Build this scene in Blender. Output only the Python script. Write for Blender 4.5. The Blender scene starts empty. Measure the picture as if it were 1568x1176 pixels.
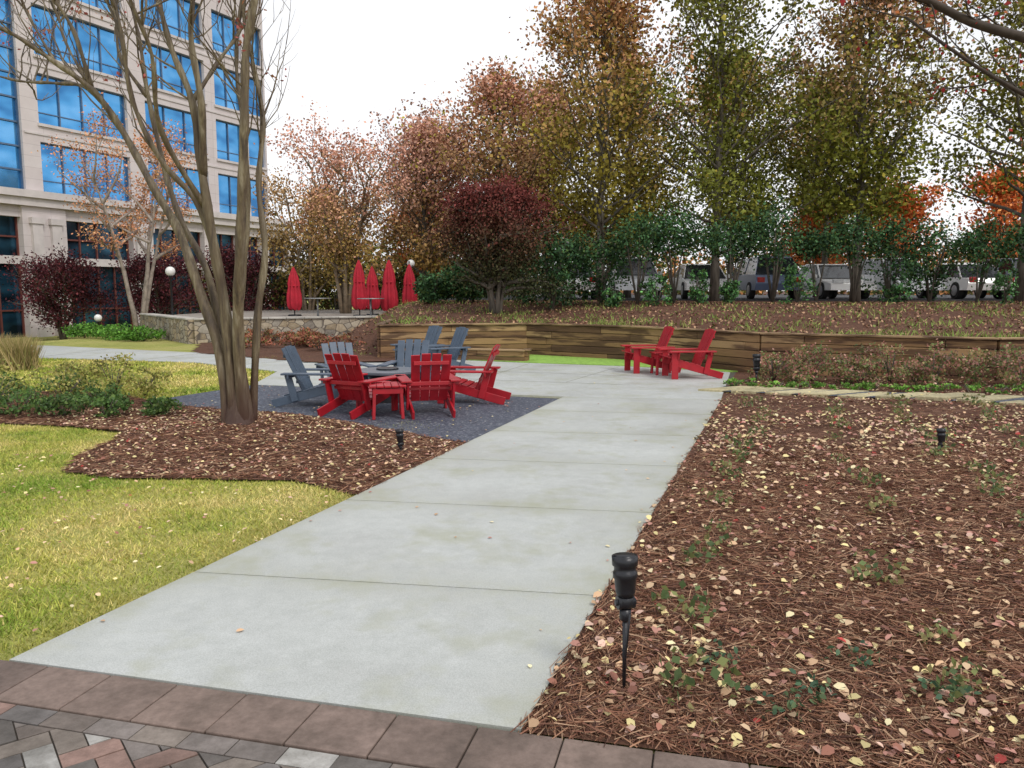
import bpy, math, random
import numpy as np
from mathutils import Vector, Matrix
random.seed(7); RNG=np.random.default_rng(11)
scn=bpy.context.scene
scn.view_settings.view_transform='Standard'; scn.view_settings.look='None'; scn.view_settings.exposure=0
COL=bpy.context.collection
# ------------------------------------------------------------------ helpers
def link(o): COL.objects.link(o); return o
def nm(name,build):
    m=bpy.data.materials.new(name); m.use_nodes=True
    nt=m.node_tree; b=nt.nodes['Principled BSDF']
    build(nt,b); return m
def N(nt,t,**k):
    n=nt.nodes.new(t)
    for a,v in k.items():
        if a in n.inputs: n.inputs[a].default_value=v
        else: setattr(n,a,v)
    return n
def coords(nt,scale=(1,1,1),kind='Object'):
    tc=N(nt,'ShaderNodeTexCoord'); mp=N(nt,'ShaderNodeMapping'); mp.inputs['Scale'].default_value=scale
    nt.links.new(tc.outputs[kind],mp.inputs['Vector']); return mp.outputs['Vector']
def noise(nt,vec,scale,detail=3,rough=.6):
    n=N(nt,'ShaderNodeTexNoise'); n.inputs['Scale'].default_value=scale; n.inputs['Detail'].default_value=detail
    n.inputs['Roughness'].default_value=rough; nt.links.new(vec,n.inputs['Vector']); return n.outputs['Fac']
def ramp(nt,fac,stops):
    r=N(nt,'ShaderNodeValToRGB'); e=r.color_ramp.elements
    e[0].position=stops[0][0]; e[0].color=(*stops[0][1],1); e[1].position=stops[-1][0]; e[1].color=(*stops[-1][1],1)
    for p,c in stops[1:-1]:
        q=e.new(p); q.color=(*c,1)
    nt.links.new(fac,r.inputs[0]); return r.outputs[0]
def mix(nt,fac,a,b,mode='MIX'):
    m=N(nt,'ShaderNodeMixRGB'); m.blend_type=mode
    for i,v in ((0,fac),(1,a),(2,b)):
        if hasattr(v,'is_linked'): nt.links.new(v,m.inputs[i])
        else: m.inputs[i].default_value=v if i==0 else (*v,1)
    return m.outputs[0]
def bump(nt,b,h,strength=.4,dist=.02):
    n=N(nt,'ShaderNodeBump'); n.inputs['Strength'].default_value=strength; n.inputs['Distance'].default_value=dist
    nt.links.new(h,n.inputs['Height']); nt.links.new(n.outputs[0],b.inputs['Normal'])
def simple(name,c,rough=.6,metal=0,var=.15,sc=6,bs=.15,bd=.005,spec=.5):
    def f(nt,b):
        v=coords(nt); n=noise(nt,v,sc,3)
        lo=tuple(x*(1-var) for x in c); hi=tuple(min(1,x*(1+var)) for x in c)
        nt.links.new(ramp(nt,n,[(.3,lo),(.7,hi)]),b.inputs['Base Color'])
        b.inputs['Roughness'].default_value=rough; b.inputs['Metallic'].default_value=metal
        b.inputs['Specular IOR Level'].default_value=spec
        if bs: bump(nt,b,noise(nt,v,sc*8,2),bs,bd)
    return nm(name,f)
def attrmat(name,rough=.6,trans=.35,spec=.3):
    def f(nt,b):
        a=N(nt,'ShaderNodeAttribute'); a.attribute_name='Col'
        nt.links.new(a.outputs['Color'],b.inputs['Base Color']); b.inputs['Roughness'].default_value=rough
        b.inputs['Specular IOR Level'].default_value=spec
        if trans:
            t=N(nt,'ShaderNodeBsdfTranslucent'); nt.links.new(a.outputs['Color'],t.inputs[0])
            m=N(nt,'ShaderNodeMixShader'); m.inputs[0].default_value=trans
            nt.links.new(b.outputs[0],m.inputs[1]); nt.links.new(t.outputs[0],m.inputs[2])
            nt.links.new(m.outputs[0],nt.nodes['Material Output'].inputs[0])
    return nm(name,f)
class MB:
    def __init__(s): s.v=[]; s.f=[]; s.m=[]; s.sm=[]
    def poly(s,pts,m=0):
        k=len(s.v); s.v+= [tuple(p) for p in pts]; s.f.append(list(range(k,k+len(pts)))); s.m.append(m); s.sm.append(False)
    def hexa(s,c8,m=0):
        k=len(s.v); s.v+=[tuple(p) for p in c8]
        for q in ((3,2,1,0),(4,5,6,7),(0,1,5,4),(1,2,6,5),(2,3,7,6),(3,0,4,7)):
            s.f.append([k+i for i in q]); s.m.append(m); s.sm.append(False)
    def box(s,x0,x1,y0,y1,z0,z1,m=0):
        s.hexa([(x0,y0,z0),(x1,y0,z0),(x1,y1,z0),(x0,y1,z0),(x0,y0,z1),(x1,y0,z1),(x1,y1,z1),(x0,y1,z1)],m)
    def beam(s,p0,p1,w,t,side=(1,0,0),m=0):
        p0=Vector(p0);p1=Vector(p1);d=(p1-p0).normalized(); a=Vector(side); a=(a-d*a.dot(d)).normalized(); b=d.cross(a)
        c=[]
        for p in (p0,p1):
            for i,j in ((-1,-1),(1,-1),(1,1),(-1,1)): c.append(p+a*i*w/2+b*j*t/2)
        s.hexa(c,m)
    def tube(s,pts,rad,n=8,m=0,cap=True):
        pts=[Vector(p) for p in pts]; k0=len(s.v); ref=None
        for i,p in enumerate(pts):
            d=(pts[min(i+1,len(pts)-1)]-pts[max(i-1,0)])
            d=d.normalized() if d.length>1e-9 else Vector((0,0,1))
            if ref is None: ref=Vector((1,0,0)) if abs(d.x)<.8 else Vector((0,1,0))
            a=(ref-d*ref.dot(d)).normalized(); ref=a; b=d.cross(a)
            for j in range(n):
                t=2*math.pi*j/n; s.v.append(tuple(p+(a*math.cos(t)+b*math.sin(t))*rad[i]))
        for i in range(len(pts)-1):
            for j in range(n):
                a=k0+i*n+j; b2=k0+i*n+(j+1)%n
                s.f.append([a,b2,b2+n,a+n]); s.m.append(m); s.sm.append(True)
        if cap:
            s.f.append([k0+j for j in range(n)][::-1]); s.m.append(m); s.sm.append(False)
            e=k0+(len(pts)-1)*n; s.f.append([e+j for j in range(n)]); s.m.append(m); s.sm.append(False)
    def ball(s,c,r,m=0,n=12,sz=1):
        h=n//2; pts=[];rad=[]
        for i in range(h+1):
            a=-math.pi/2+math.pi*i/h; pts.append((c[0],c[1],c[2]+r*math.sin(a)*sz)); rad.append(max(.0005,r*math.cos(a)))
        s.tube(pts,rad,n,m)
    def obj(s,name,mats,bevel=0,loc=(0,0,0),rot=0,parent=None,scale=1):
        me=bpy.data.meshes.new(name); me.from_pydata(s.v,[],s.f)
        for m in mats: me.materials.append(m)
        me.polygons.foreach_set('material_index',s.m); me.polygons.foreach_set('use_smooth',s.sm); me.update()
        o=link(bpy.data.objects.new(name,me)); o.location=loc; o.rotation_euler=(0,0,rot); o.scale=(scale,)*3
        if bevel:
            b=o.modifiers.new('bevel','BEVEL'); b.width=bevel; b.segments=2; b.limit_method='ANGLE'
        if parent: o.parent=parent
        return o
def empty(name,loc=(0,0,0),rot=0):
    e=link(bpy.data.objects.new(name,None)); e.location=loc; e.rotation_euler=(0,0,rot); e.empty_display_size=.3; return e
QUAD=np.array([(0,-.5,0),(.36,0,.06),(0,.5,0),(-.36,0,.06)])
HEX=np.array([(0,-.5,.0),(.3,-.22,.1),(.3,.18,.12),(0,.52,.02),(-.3,.18,.12),(-.3,-.22,.1)])
NEEDLE=np.array([(-.014,-.5,0),(.014,-.5,0),(.014,.5,.0),(-.014,.5,0)])
BLADE=np.array([(-.09,0,0),(.09,0,0),(0.0,1.0,.0)])
def cards(name,C,size,cols,mat,tmpl=QUAD,flat=0.0,parent=None,dirs=None):
    C=np.asarray(C,float); n=len(C); K=len(tmpl)
    if dirs is None:
        nr=RNG.normal(size=(n,3)); nr/=np.linalg.norm(nr,axis=1)[:,None]
        nr=nr*(1-flat)+np.array([0,0,1.])*flat; nr/=np.linalg.norm(nr,axis=1)[:,None]
        r=RNG.normal(size=(n,3)); a=np.cross(nr,r); a/=np.linalg.norm(a,axis=1)[:,None]; b=np.cross(nr,a)
    else:
        b=dirs/np.linalg.norm(dirs,axis=1)[:,None]; r=RNG.normal(size=(n,3)); a=np.cross(b,r); a/=np.linalg.norm(a,axis=1)[:,None]; nr=np.cross(a,b)
    size=np.broadcast_to(size,(n,))
    V=C[:,None,:]+(a[:,None,:]*tmpl[None,:,0:1]+b[:,None,:]*tmpl[None,:,1:2]+nr[:,None,:]*tmpl[None,:,2:3])*size[:,None,None]
    me=bpy.data.meshes.new(name); me.vertices.add(n*K); me.vertices.foreach_set('co',V.reshape(-1).astype(np.float32))
    me.loops.add(n*K); me.loops.foreach_set('vertex_index',np.arange(n*K,dtype=np.int32))
    me.polygons.add(n); me.polygons.foreach_set('loop_start',(np.arange(n)*K).astype(np.int32))
    me.update(calc_edges=True)
    ca=me.color_attributes.new('Col','FLOAT_COLOR','POINT')
    cc=np.ones((n,K,4),np.float32); cc[:,:,:3]=np.clip(cols,0,1)[:,None,:]
    ca.data.foreach_set('color',cc.reshape(-1)); me.materials.append(mat)
    o=link(bpy.data.objects.new(name,me))
    if parent: o.parent=parent
    return o
def pip(px,py,poly):
    px=np.asarray(px);py=np.asarray(py); ins=np.zeros(px.shape,bool); j=len(poly)-1
    for i in range(len(poly)):
        xi,yi=poly[i];xj,yj=poly[j]
        c=((yi>py)!=(yj>py))&(px<(xj-xi)*(py-yi)/((yj-yi)+1e-12)+xi); ins^=c; j=i
    return ins
def pick(pal,n,w=None):
    pal=np.array(pal); i=RNG.choice(len(pal),n,p=w); c=pal[i]; return c*RNG.uniform(.75,1.25,(n,1))
def sm(a,b,x):
    t=np.clip((np.asarray(x,float)-a)/(b-a),0,1); return t*t*(3-2*t)
def pn(x,y,s,seed=0):
    x=np.asarray(x)*s;y=np.asarray(y)*s
    return (np.sin(x*1.3+seed)+np.sin(y*1.7+seed*2.1)+np.sin((x+y)*.9+seed*.7)+np.sin((x-y*1.4)*1.1+seed*1.9)+.6*np.sin(x*3.1+y*1.2+seed)+.6*np.sin(y*3.7-x*.8+seed))/4.2
DX,DY=.329,.944
def P(n,s): return (n*DY+s*DX, -n*DX+s*DY)
def nsof(x,y): return x*DY-y*DX, x*DX+y*DY
# ------------------------------------------------------------------ materials
def m_conc(nt,b):
    v=coords(nt); n1=noise(nt,v,.7,4,.65); n2=noise(nt,v,9,4,.7); n3=noise(nt,v,160,2,.7)
    c=ramp(nt,n1,[(.3,(.325,.34,.325)),(.5,(.40,.425,.415)),(.7,(.49,.52,.515))])
    c=mix(nt,.4,c,ramp(nt,n2,[(.3,(.28,.30,.28)),(.7,(.54,.56,.55))]))
    c=mix(nt,.3,c,ramp(nt,n3,[(.35,(.23,.23,.21)),(.6,(.60,.61,.60))]))
    n4=noise(nt,v,1.3,4,.72)
    c=mix(nt,ramp(nt,n4,[(.5,(0,0,0)),(.68,(.6,.6,.6))]),c,(.31,.32,.22))
    a=N(nt,'ShaderNodeAttribute'); a.attribute_name='Edge'
    ed=mix(nt,1.0,a.outputs['Color'],ramp(nt,n2,[(.35,(.1,)*3),(.62,(.8,)*3)]),'MULTIPLY')
    c=mix(nt,ed,c,(.28,.285,.19))
    nt.links.new(c,b.inputs['Base Color']); 
    nt.links.new(ramp(nt,n1,[(.3,(.42,)*3),(.7,(.75,)*3)]),b.inputs['Roughness']); bump(nt,b,n3,.25,.003)
CONC=nm('concrete',m_conc)
def m_lawn(nt,b):
    v=coords(nt); n1=noise(nt,v,.55,3,.6); n2=noise(nt,v,5,3,.7); n3=noise(nt,v,60,2,.8)
    c=ramp(nt,n1,[(.34,(.18,.25,.04)),(.47,(.32,.35,.07)),(.58,(.48,.44,.14)),(.75,(.46,.38,.15))])
    c=mix(nt,.4,c,ramp(nt,n2,[(.35,(.16,.20,.035)),(.65,(.50,.47,.16))]))
    c=mix(nt,.4,c,ramp(nt,n3,[(.3,(.10,.12,.025)),(.7,(.56,.53,.22))]))
    nt.links.new(c,b.inputs['Base Color']); b.inputs['Roughness'].default_value=.95; b.inputs['Specular IOR Level'].default_value=.1; bump(nt,b,n3,.8,.03)
LAWN=nm('lawn_grass',m_lawn)
def m_mulch(nt,b):
    v=coords(nt); n1=noise(nt,v,1.2,3,.6); n2=noise(nt,v,14,3,.75); n3=noise(nt,coords(nt,(90,14,30)),1,3,.8)
    c=ramp(nt,n2,[(.3,(.03,.015,.011)),(.5,(.085,.040,.026)),(.68,(.17,.087,.056))])
    c=mix(nt,.5,c,ramp(nt,n3,[(.35,(.025,.013,.01)),(.65,(.20,.098,.062))]))
    c=mix(nt,.3,c,ramp(nt,n1,[(.3,(.05,.026,.017)),(.7,(.18,.092,.062))]))
    nt.links.new(c,b.inputs['Base Color']); b.inputs['Roughness'].default_value=.9; b.inputs['Specular IOR Level'].default_value=.2; bump(nt,b,n2,.9,.03)
MULCH=nm('pine_straw_mulch',m_mulch)
def m_gravel(nt,b):
    v=coords(nt); vo=N(nt,'ShaderNodeTexVoronoi'); vo.inputs['Scale'].default_value=38; nt.links.new(v,vo.inputs['Vector'])
    sep=N(nt,'ShaderNodeSeparateColor'); nt.links.new(vo.outputs['Color'],sep.inputs[0])
    c=ramp(nt,sep.outputs[0],[(0,(.025,.032,.055)),(.6,(.065,.078,.115)),(.9,(.14,.16,.20)),(1,(.38,.40,.43))])
    c=mix(nt,.5,c,ramp(nt,vo.outputs['Distance'],[(.3,(.10,.11,.145)),(.7,(.015,.018,.03))]))
    nt.links.new(c,b.inputs['Base Color']); b.inputs['Roughness'].default_value=.7; bump(nt,b,vo.outputs['Distance'],-.8,.02)
GRAVEL=nm('dark_gravel_stone',m_gravel)
TURF=simple('artificial_turf',(.23,.40,.065),.9,var=.3,sc=12,bs=.5)
ASPH=simple('asphalt',(.055,.055,.06),.85,sc=3)
def m_bark(nt,b):
    n1=noise(nt,coords(nt,(11,11,1.3)),1,4,.7); n2=noise(nt,coords(nt,(40,40,5)),1,3,.7); n0=noise(nt,coords(nt,(3,3,1)),1.2,3,.6)
    c=ramp(nt,n1,[(.38,(.035,.02,.013)),(.46,(.105,.07,.034)),(.54,(.18,.14,.07)),(.64,(.34,.29,.20))])
    c=mix(nt,.35,c,ramp(nt,n2,[(.3,(.04,.026,.016)),(.7,(.26,.21,.14))]))
    c=mix(nt,ramp(nt,n0,[(.45,(0,0,0)),(.6,(.6,.6,.6))]),c,(.075,.048,.028))
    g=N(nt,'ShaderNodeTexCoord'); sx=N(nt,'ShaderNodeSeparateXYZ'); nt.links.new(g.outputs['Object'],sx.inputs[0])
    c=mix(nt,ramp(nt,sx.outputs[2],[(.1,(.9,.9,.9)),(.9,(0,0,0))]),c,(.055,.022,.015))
    nt.links.new(c,b.inputs['Base Color']); b.inputs['Roughness'].default_value=.55; bump(nt,b,n1,.6,.02)
BARK=nm('crape_myrtle_bark',m_bark)
def m_bark2(nt,b):
    n1=noise(nt,coords(nt,(8,8,1.5)),1,3,.7)
    nt.links.new(ramp(nt,n1,[(.3,(.05,.042,.034)),(.7,(.19,.165,.135))]),b.inputs['Base Color']); b.inputs['Roughness'].default_value=.85
BARK2=nm('grey_bark',m_bark2)
BARKD=simple('dark_bark',(.05,.035,.026),.8,var=.4,sc=9,bs=0)
BARKP=simple('pale_bark',(.30,.25,.215),.7,var=.4,sc=5,bs=0); BARKT=simple('tan_bark',(.20,.15,.10),.7,var=.4,sc=5,bs=0)
LEAF=attrmat('leaf',.55,.3); LEAFD=attrmat('tree_leaf',.6,0,.15); BLD=attrmat('grass_blade',.8,0,.1); DRY=attrmat('fallen_leaf',.7,0); NEED=attrmat('pine_needle',.75,0)
RED=simple('red_painted_lumber',(.38,.010,.020),.42,var=.18,sc=5,bs=.05)
BLUE=simple('slate_blue_painted_lumber',(.075,.105,.15),.45,var=.15,sc=5,bs=.05)
BLACK=simple('black_powder_coat',(.018,.019,.024),.35,metal=.2,var=.2,sc=20)
DKTOP=simple('slate_table_top',(.13,.15,.18),.35,var=.15)
CANVAS=simple('red_canvas',(.42,.012,.03),.8,var=.2,sc=4)
GLOBE=simple('opal_globe',(.75,.75,.73),.3,var=.02,bs=0)
# ------------------------------------------------------------------ world and sun
w=bpy.data.worlds.new('World'); scn.world=w; w.use_nodes=True; nt=w.node_tree
bg=nt.nodes['Background']; sky=N(nt,'ShaderNodeTexSky'); sky.sky_type='NISHITA'; sky.sun_disc=False
sky.sun_elevation=math.radians(50); sky.sun_rotation=math.radians(140); sky.dust_density=5; sky.air_density=1.5
wn=noise(nt,coords(nt,(1,1,2.5),'Generated'),2.2,1,.5)
cloud=ramp(nt,wn,[(.3,(10.2,10.3,10.7)),(.7,(12.2,12.3,12.6))])
m=mix(nt,.93,sky.outputs[0],cloud); nt.links.new(m,bg.inputs[0]); bg.inputs[1].default_value=.1
sl=bpy.data.lights.new('sun','SUN'); sl.energy=1.5; sl.angle=math.radians(12); sl.color=(1,.95,.88)
so=link(bpy.data.objects.new('sun',sl)); so.rotation_euler=(math.radians(40),0,math.radians(40)); so.location=(10,-10,30)
# ------------------------------------------------------------------ camera
cd=bpy.data.cameras.new('camera'); cd.sensor_width=36; cd.lens=1200/1568*36; cd.clip_end=3000; cd.clip_start=.05
cam=link(bpy.data.objects.new('camera',cd)); cam.location=(0,0,1.7); cam.rotation_euler=(math.radians(90-6.8),0,0); scn.camera=cam
# ------------------------------------------------------------------ ground
def gz(x,y):
    n,_=nsof(np.asarray(x,float),np.asarray(y,float)); return -.62*sm(-23,-32,n)
def grid(name,xs,ys,zf,mat,smooth=True):
    X,Y=np.meshgrid(xs,ys); Z=zf(X,Y); nx=len(xs); v=np.stack([X,Y,Z],-1).reshape(-1,3)
    f=[(j*nx+i,j*nx+i+1,(j+1)*nx+i+1,(j+1)*nx+i) for j in range(len(ys)-1) for i in range(nx-1)]
    me=bpy.data.meshes.new(name); me.from_pydata(v.tolist(),[],f); me.materials.append(mat)
    me.polygons.foreach_set('use_smooth',[smooth]*len(f)); return link(bpy.data.objects.new(name,me))
xs=[-1500,-600,-200,-100]+list(np.arange(-70,31,2.))+[60,100,200,600,1500]; ys=[-1500,-500,-100,-30,-10]+list(np.arange(0,81,2.))+[120,200,600,1500]
grid('ground',xs,ys,lambda X,Y:gz(X,Y)-.004,LAWN)
def slab(name,pts,z0,z1,mat,bevel=0.006):
    mb=MB(); k=len(pts); a=sum(pts[i][0]*pts[(i+1)%k][1]-pts[(i+1)%k][0]*pts[i][1] for i in range(k))
    if a<0: pts=pts[::-1]
    mb.v=[(p[0],p[1],z0) for p in pts]+[(p[0],p[1],z1) for p in pts]
    mb.f.append([k+i for i in range(k)]); 
    for i in range(k): mb.f.append([i,(i+1)%k,k+(i+1)%k,k+i])
    mb.m=[0]*len(mb.f); mb.sm=[False]*len(mb.f); return mb.obj(name,[mat],bevel)
ZP=.03
walk=empty('concrete_walkway')
L0,R0=-3.29,-.9
js=[(2.46,2.69)]+[(q,q+.44) for q in (3.65,5.38,7.05,8.72,10.4,11.95)]
def walkslab(i):
    g=.005 if i>0 else 0; sl0,sr0=js[i]; sl1,sr1=js[i+1]; us=[0,.02,.05,.1,.2,.35,.5,.65,.8,.9,.95,.98,1]; vs=[0,.03,.08,.16,.3,.5,.7,.84,.92,.97,1]
    v=[];e_=[];f=[]
    for b_ in vs:
        for a_ in us:
            n_=L0+(R0-L0)*a_; s0=sl0+g+(sr0-sl0)*a_; s1=sl1-.005+(sr1-sl1)*a_; s=s0+(s1-s0)*b_; v.append((*P(n_,s),ZP-(.003 if a_ in(0,1) or b_ in(0,1) else 0)))
            dj=min(b_*(s1-s0)+(9 if i==0 else 0),(1-b_)*(s1-s0)); de=min(a_,1-a_)*(R0-L0); e_.append(min(1,.6*math.exp(-dj/.13)+.65*math.exp(-de/.11)))
    nx=len(us)
    for b_ in range(len(vs)-1):
        for a_ in range(nx-1): f.append((b_*nx+a_,b_*nx+a_+1,(b_+1)*nx+a_+1,(b_+1)*nx+a_))
    k=len(v); ring=[a for a in range(nx)]+[(j+1)*nx-1 for j in range(1,len(vs))]+[(len(vs)-1)*nx+a for a in range(nx-2,-1,-1)]+[j*nx for j in range(len(vs)-2,0,-1)]
    for r in ring: x,y,z=v[r]; v.append((x,y,-.05)); e_.append(1)
    R=len(ring)
    for j in range(R): f.append((ring[(j+1)%R],ring[j],k+j,k+(j+1)%R))
    me=bpy.data.meshes.new('slab'); me.from_pydata(v,[],f); me.materials.append(CONC); ca=me.color_attributes.new('Edge','FLOAT_COLOR','POINT')
    cc=np.ones((len(v),4),np.float32); cc[:,:3]=np.array(e_)[:,None]; ca.data.foreach_set('color',cc.reshape(-1)); o=link(bpy.data.objects.new('slab_%d'%i,me)); o.parent=walk
for i in range(len(js)-1): walkslab(i)
bed=slab('joint_bed',[P(L0+.03,2.6),P(R0-.03,2.8),P(R0-.03,17),P(L0+.03,13)],-.06,ZP-.012,simple('joint_dirt',(.07,.065,.05),.9),0); bed.parent=walk
plaza_pts=[P(L0,js[-1][0]+.006),P(R0,js[-1][1]+.006),(4.5,16.07),(2.55,17.35),(.35,18.15),(-1.5,19.05),(-4.2,17.9),(-8.5,21.2),(-14.1,23.9),(-22,25.9),(-22,22.0),(-11.5,19.6),(-7.5,18.4),(-4.9,16.3),(-4.65,13.98)]
pz=slab('concrete_plaza',plaza_pts,-.05,ZP,CONC,.008)
mb=MB()
for a,b in (((2.1,13.85),(-1.2,14.9)),((3.4,15.0),(-1.5,16.6)),((-1.2,12.9),(0.4,18.0)),((-6.3,17.45),(-5.4,18.7)),((-9,18.95),(-8.3,21.0)),((-12,19.8),(-11.6,22.5)),((1.0,14.3),(2.4,17.3))):
    mb.beam((a[0],a[1],ZP+.001),(b[0],b[1],ZP+.001),.010,.004,side=(0.3,1,0) if abs(a[0]-b[0])>abs(a[1]-b[1]) else (1,0,0))
jo=mb.obj('plaza_joints',[simple('joint_dark',(.2,.2,.17),.9)]); jo.parent=pz
gp=[P(L0-.005,7.95),P(L0-.005,11.72),(-4.62,13.94),(-5.6,11.8),(-3.3,10.6)]
gravel=slab('gravel',gp,-.03,.024,GRAVEL,0)
slab('artificial_turf_lawn',[(.35,18.17),(2.55,17.37),(4.45,16.12),(4.9,16.3),(2.9,18.9),(.4,20.5),(-1.4,19.9),(-1.4,19.08)],-.02,.04,TURF,0)
# ------------------------------------------------------------------ mulch beds
WALL=[(-3.3,19.6),(.4,20.6),(2.9,18.9),(5.05,15.85),(8.7,14.05),(20,16.2)]
def wallY(x):
    return np.interp(x,[p[0] for p in WALL],[p[1] for p in WALL])
def mz(x,y):
    n,s=nsof(np.asarray(x,float),np.asarray(y,float)); d=np.clip(n+.9,0,3)
    return .016+(.022*d)*(1+pn(x,y,1.3,2))*.5+.012*pn(x,y,5,1)*np.clip(d,0,1)+.012*np.clip(n,0,12)
def bedR():
    cols=list(np.arange(-.93,2,.12))+list(np.arange(2,16,.3)); rows=110; v=[];f=[]
    for n in cols:
        s0=2.69+.09*(n+.89)
        ss=np.linspace(s0,26,600); X,Y=P(n,ss); ok=np.where(Y>=wallY(X)-.02)[0]; s1=ss[ok[0]] if len(ok) else 26
        if n<-.5: s1=min(s1,16.9)
        for k in range(rows):
            s=s0+(s1-s0)*(k/(rows-1))**1.4; x,y=P(n,s); v.append((x,y,float(mz(x,y))))
    for i in range(len(cols)-1):
        for k in range(rows-1):
            a=i*rows+k; f.append((a,a+rows,a+rows+1,a+1))
    me=bpy.data.meshes.new('m'); me.from_pydata(v,[],f); me.materials.append(MULCH); me.polygons.foreach_set('use_smooth',[True]*len(f))
    return link(bpy.data.objects.new('mulch_bed_ground',me))
bedR()
TREE0=(-3.2,9.1)
LB=[(-1.2,6.3),(-.40,8.6),(-3.3,10.8),(-5.6,12.0),(-6.5,12.7),(-8.5,13.2),(-12.5,12.2),(-12.5,9.9),(-6.5,9.87),(-5.49,9.65),(-4.62,9.2),(-4.45,8.6),(-4.45,7.9),(-4.2,7.2),(-3.6,6.95),(-2.85,6.9),(-1.96,6.87)]
def lz(x,y):
    r2=(np.asarray(x)-TREE0[0])**2+(np.asarray(y)-TREE0[1])**2
    return .018+.13*np.exp(-r2/1.1)+.008*pn(x,y,5,3)
def cellbed(name,poly,zf,cell,mat):
    px=[p[0] for p in poly];py=[p[1] for p in poly]
    nx=int((max(px)-min(px))/cell)+1; ny=int((max(py)-min(py))/cell)+1; idx={};v=[];f=[]
    def vi(i,j):
        if (i,j) not in idx:
            x=min(px)+i*cell;y=min(py)+j*cell; idx[(i,j)]=len(v); v.append((x,y,float(zf(x,y))))
        return idx[(i,j)]
    I,J=np.meshgrid(np.arange(nx),np.arange(ny)); cx=min(px)+(I+.5)*cell; cy=min(py)+(J+.5)*cell; M=pip(cx,cy,poly)
    for j in range(ny):
        for i in range(nx):
            if M[j,i]: f.append((vi(i,j),vi(i+1,j),vi(i+1,j+1),vi(i,j+1)))
    me=bpy.data.meshes.new(name); me.from_pydata(v,[],f); me.materials.append(mat); me.polygons.foreach_set('use_smooth',[True]*len(f)); return link(bpy.data.objects.new(name,me))
cellbed('tree_bed_ground',LB,lz,.07,MULCH)
PB=[(-4.2,17.8),(-8.6,21.1),(-9.9,24.9),(-4,28.3),(-2.2,28),(-2.9,19.7),(-1.5,18.9)]
cellbed('wall_bed_ground',PB,lambda x,y:.02+.03*pn(x,y,2,1)+.03,.2,MULCH)
def hz(X,Y):
    X=np.asarray(X,float);Y=np.asarray(Y,float)
    wy=wallY(X); h=.80+.5*sm(0,9,Y-wy)+.03*pn(X,Y,1.1,4)
    front=np.where(X<-3.25,sm(-.2,4.5,Y-wy),1.0)
    f=sm(-6.4,-3.4,X)*front; return h*f+(-.08)*(1-f)
xs=list(np.arange(-6.4,-3.3,.3))+[-3.30,-3.24]+list(np.arange(-2.9,20,.4))+[24,30,40,60,100,200,500]
v=[];f=[];rows=[0,.03,.3,.7,1.2,1.8,2.5,3.3,4.2,5.2,6.4,7.8,9.4,11.5,14.5,18,25,60,400]
for x in xs:
    for r in rows:
        y=float(wallY(x))+.06+r; v.append((x,y,float(hz(x,y))))
nr=len(rows)
for i in range(len(xs)-1):
    for k in range(nr-1): a=i*nr+k; f.append((a,a+nr,a+nr+1,a+1))
me=bpy.data.meshes.new('hill'); me.from_pydata(v,[],f); me.materials.append(MULCH); me.polygons.foreach_set('use_smooth',[True]*len(f)); link(bpy.data.objects.new('hill_terrain',me))
slab('parking_lot_ground',[(-3,30.8),(90,30.8),(90,75),(-3,75)],1.0,1.36,ASPH,0)
# ------------------------------------------------------------------ paving
pav=empty('paver_border')
ALO=(.97,-.243); PER=(.243,.97)
def Q(a,b): return (.04+ALO[0]*a-PER[0]*b, 2.82+ALO[1]*a-PER[1]*b)
def palmat(name,rough=.75):
    def fn(nt,b):
        a=N(nt,'ShaderNodeAttribute'); a.attribute_name='Col'; v=coords(nt); n2=noise(nt,v,22,4,.7); n3=noise(nt,v,3,3,.7)
        c=mix(nt,.8,a.outputs['Color'],ramp(nt,n2,[(.3,(.5,.48,.46)),(.7,(1,1,1))]),'MULTIPLY')
        c=mix(nt,.7,c,ramp(nt,n3,[(.35,(.55,.55,.53)),(.6,(1,1,1))]),'MULTIPLY')
        nt.links.new(c,b.inputs['Base Color']); b.inputs['Roughness'].default_value=rough; bump(nt,b,noise(nt,v,90,2,.7),.5,.004)
    return nm(name,fn)
PAV=palmat('paver_concrete')
def blocks(name,rects,cols,z0,zts,mat,bev):
    mb=MB(); cs=[]
    for r,zt,c in zip(rects,zts,cols):
        k=len(mb.v); n=len(r); a=sum(r[i][0]*r[(i+1)%n][1]-r[(i+1)%n][0]*r[i][1] for i in range(n))
        if a<0: r=r[::-1]
        mb.v+=[(x,y,z0) for x,y in r]+[(x,y,zt) for x,y in r]; cs+=[c]*(2*n)
        mb.f.append([k+n+i for i in range(n)]); mb.m.append(0); mb.sm.append(False)
        for i in range(n): mb.f.append([k+i,k+(i+1)%n,k+n+(i+1)%n,k+n+i]); mb.m.append(0); mb.sm.append(False)
    o=mb.obj(name,[mat],bev); ca=o.data.color_attributes.new('Col','FLOAT_COLOR','POINT')
    cc=np.ones((len(cs),4),np.float32); cc[:,:3]=np.array(cs); ca.data.foreach_set('color',cc.reshape(-1)); return o
rects=[];cols=[]; zz=[]; a=-6.2
while a<4.5:
    w_=.335; rects.append([Q(a,.30),Q(a+w_-.006,.30),Q(a+w_-.006,.008),Q(a,.008)]); 
    c=np.array((.225,.165,.14))*random.uniform(.82,1.15)+np.array((.02,.015,.01))*random.random(); cols.append(c); zz.append(.028+random.uniform(-.002,.002)); a+=w_
o=blocks('border_slabs',rects,cols,-.03,zz,PAV,.005); o.parent=pav
her=empty('herringbone_brick_paving'); rects=[];cols=[];zz=[]
W_=.102; ang=math.radians(38); ca_,sa_=math.cos(ang),math.sin(ang)
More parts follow.
